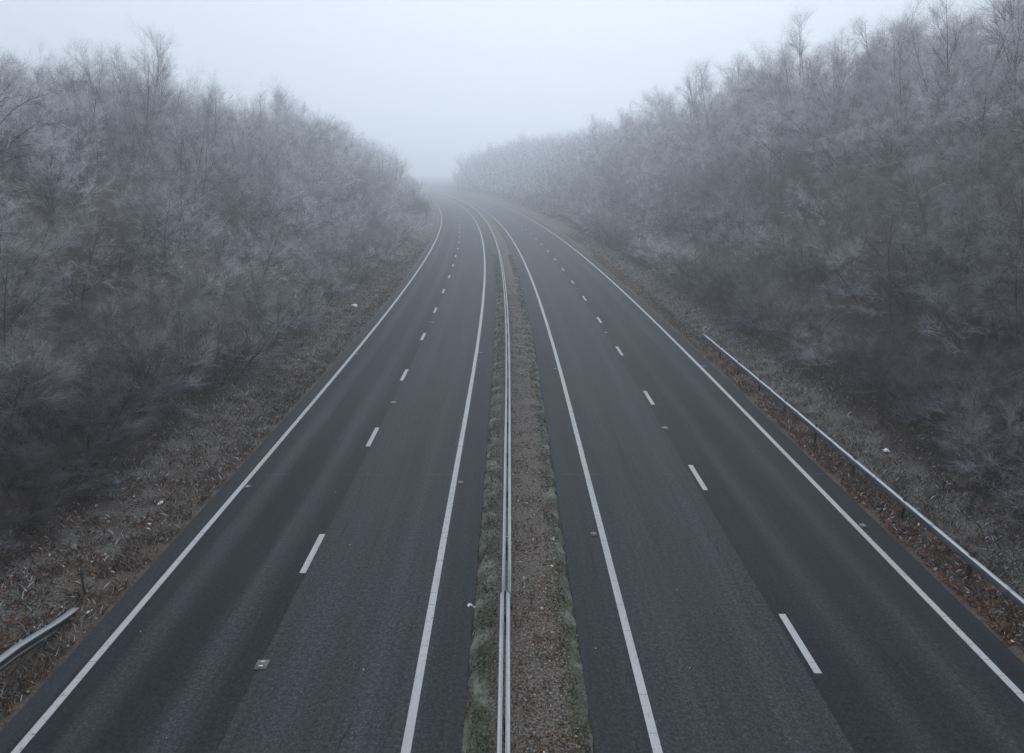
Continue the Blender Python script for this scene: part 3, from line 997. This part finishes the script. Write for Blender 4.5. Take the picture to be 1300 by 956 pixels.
def far_proto(seed, H):
    r = np.random.default_rng(seed)
    a = Acc()
    P0, R0 = stems(r, 3, .6, H * .9, 4, 26, 6, .14, .05)
    P1, R1 = grow(r, P0, R0, 11, .12, .98, H * .36, 48, .2, 4, .07, .12, .45)
    P2, R2 = grow(r, P1, R1, 8, .12, 1., H * .2, 42, .12, 3, .05, .14)
    P3, R3 = grow(r, P2, R2, 7, .1, 1., H * .1, 42, .1, 2, .045, .14)
    tubes(a, P0, R0, 4, 0., False); tubes(a, P1, R1, 3, .3); tubes(a, P2, R2, 3, .7); tubes(a, P3, R3, 3, 1.)
    return np.concatenate(a.V), np.concatenate(a.L), np.concatenate(a.S), np.concatenate(a.A)


FARP = [far_proto(71, 11), far_proto(72, 12)]
V_, L_, S_, A_ = [], [], [], []
nv_ = 0
spots = []
for d0, s0, s1, st in ((19, 200, 400, 5.2), (26, 212, 425, 5.6), (32, 217, 440, 6), (38, 218, 445, 6.5), (44, 208, 450, 7), (52, 190, 455, 8), (62, 330, 455, 9), (-17, 198, 290, 5.5), (-24, 200, 290, 6), (-31, 200, 290, 6.5), (-38, 192, 290, 7.5), (-46, 178, 290, 9)):
    q = s0
    while q < s1:
        spots.append((q + U(-2, 2), d0 + U(-2, 2))); q += st * U(.8, 1.2)
for q, dd in spots:
    V, L, sz, at = FARP[rng.integers(2)]
    ca, sa = math.cos(q * 7.7), math.sin(q * 7.7); k_ = U(.7, 1.2) * (.72 if abs(dd) < 20 else 1.) * (1.25 if dd < -20 else 1.) * (1 + .45 * float(smooth(290, 370, q)))
    P = V @ np.array([[ca, sa, 0], [-sa, ca, 0], [0, 0, 1]]) * k_ + road(q, dd, g_at(q, dd))
    V_.append(P); L_.append(L + nv_); S_.append(sz); A_.append(at); nv_ += len(V)
o = link('distant_wood', mesh_np('distant_wood', np.concatenate(V_), np.concatenate(L_), np.concatenate(S_), M_twig, attrs={'twig': np.concatenate(A_)}))
o.color = (1.0, 0, 0, 1)  # heavy rime colour pales the whole wood, standing in for thicker mist
tag(o, 'far misty wood closing the view where the road bends away', None, None, 'stuff')

# ------------------------------------------------------------------ air and light
def haze_box():
    me = bpy.data.meshes.new('haze')
    x0, x1, y0, y1, z0, z1 = -1100, 560, -75, 1640, -1.2, 52
    v = [(x, y, z) for z in (z0, z1) for x, y in ((x0, y0), (x1, y0), (x1, y1), (x0, y1))]
    me.from_pydata(v, [], [[3, 2, 1, 0], [4, 5, 6, 7], [0, 1, 5, 4], [1, 2, 6, 5], [2, 3, 7, 6], [3, 0, 4, 7]])
    m = bpy.data.materials.new('winter_mist'); m.use_nodes = True
    nt = m.node_tree; nt.nodes.remove(nt.nodes['Principled BSDF'])
    v = nt.nodes.new('ShaderNodeVolumePrincipled')
    v.inputs['Color'].default_value = (.88, .94, 1., 1)
    v.inputs['Density'].default_value = .0029
    v.inputs['Anisotropy'].default_value = .62
    nt.links.new(v.outputs[0], nt.nodes['Material Output'].inputs['Volume'])
    me.materials.append(m)
    tag(link('haze', me), 'pale winter mist hanging over the road and woods', None, None, 'stuff')


haze_box()

SUN_EL, SUN_AZ = R(42), R(6)
w = bpy.data.worlds.new('World'); S.world = w; w.use_nodes = True
g = G(w.node_tree)
bg = w.node_tree.nodes['Background']
sky = g.n('ShaderNodeTexSky', sky_type='NISHITA'); sky.sun_disc = False
sky.sun_elevation = SUN_EL; sky.sun_rotation = SUN_AZ; sky.air_density = 1.; sky.dust_density = 1.
tc = g.n('ShaderNodeTexCoord'); sx = g.n('ShaderNodeSeparateXYZ'); w.node_tree.links.new(tc.outputs['Generated'], sx.inputs[0])
el = g.math('MAXIMUM', sx.outputs[2], 0.)
dotp = g.n('ShaderNodeVectorMath', operation='DOT_PRODUCT')
w.node_tree.links.new(tc.outputs['Generated'], dotp.inputs[0])
dotp.inputs[1].default_value = (math.sin(SUN_AZ) * math.cos(SUN_EL), math.cos(SUN_AZ) * math.cos(SUN_EL), math.sin(SUN_EL))
glow = g.math('POWER', g.math('MAXIMUM', dotp.outputs['Value'], 0.), 4.)   # thin cloud is brightest round the hidden sun
lum = g.math('ADD', g.math('ADD', g.math('MULTIPLY', glow, .13), .46), g.math('MULTIPLY', el, .38))
cl = g.n('ShaderNodeCombineColor')
for i, k_ in enumerate((13.1, 14.2, 15.75)):
    g.put(cl.inputs[i], g.math('MULTIPLY', lum, k_))
g.put(bg.inputs['Color'], g.mix(.93, sky.outputs[0], cl.outputs[0]))
bg.inputs['Strength'].default_value = .1

sun = bpy.data.lights.new('sun', 'SUN'); sun.energy = 1.5; sun.angle = R(40); sun.color = (.97, .985, 1)
so = bpy.data.objects.new('sun', sun); C.objects.link(so)
so.rotation_euler = (R(90) - SUN_EL, 0, math.pi - SUN_AZ)
so.location = (0, 0, 80)

# ------------------------------------------------------------------ camera
cam = bpy.data.cameras.new('camera'); co_ = bpy.data.objects.new('camera', cam); C.objects.link(co_)
cam.sensor_width = 36; cam.sensor_fit = 'HORIZONTAL'; cam.lens = 36 * 895 / 1300
cam.shift_y = -45 / 1300
cam.clip_end = 4000; cam.clip_start = .1
co_.location = (0, 0, CAM_H)
co_.rotation_euler = (R(90 - 13.57), 0, -R(.19))
S.camera = co_

S.view_settings.view_transform = 'Standard'; S.view_settings.look = 'None'
S.view_settings.exposure = 0.; S.view_settings.gamma = 1.; S.view_settings.use_curve_mapping = False
S.render.engine = 'CYCLES'
cy = S.cycles
cy.max_bounces = 6; cy.diffuse_bounces = 1; cy.glossy_bounces = 2; cy.volume_bounces = 4; cy.transmission_bounces = 1
cy.use_denoising = True; cy.denoising_prefilter = 'NONE'; cy.denoising_input_passes = 'RGB_ALBEDO_NORMAL'
try: cy.denoiser = 'OPENIMAGEDENOISE'
except Exception: pass
cy.use_adaptive_sampling = False
print('script', round(time.time() - T0, 1), 's', len(S.objects), 'objects')
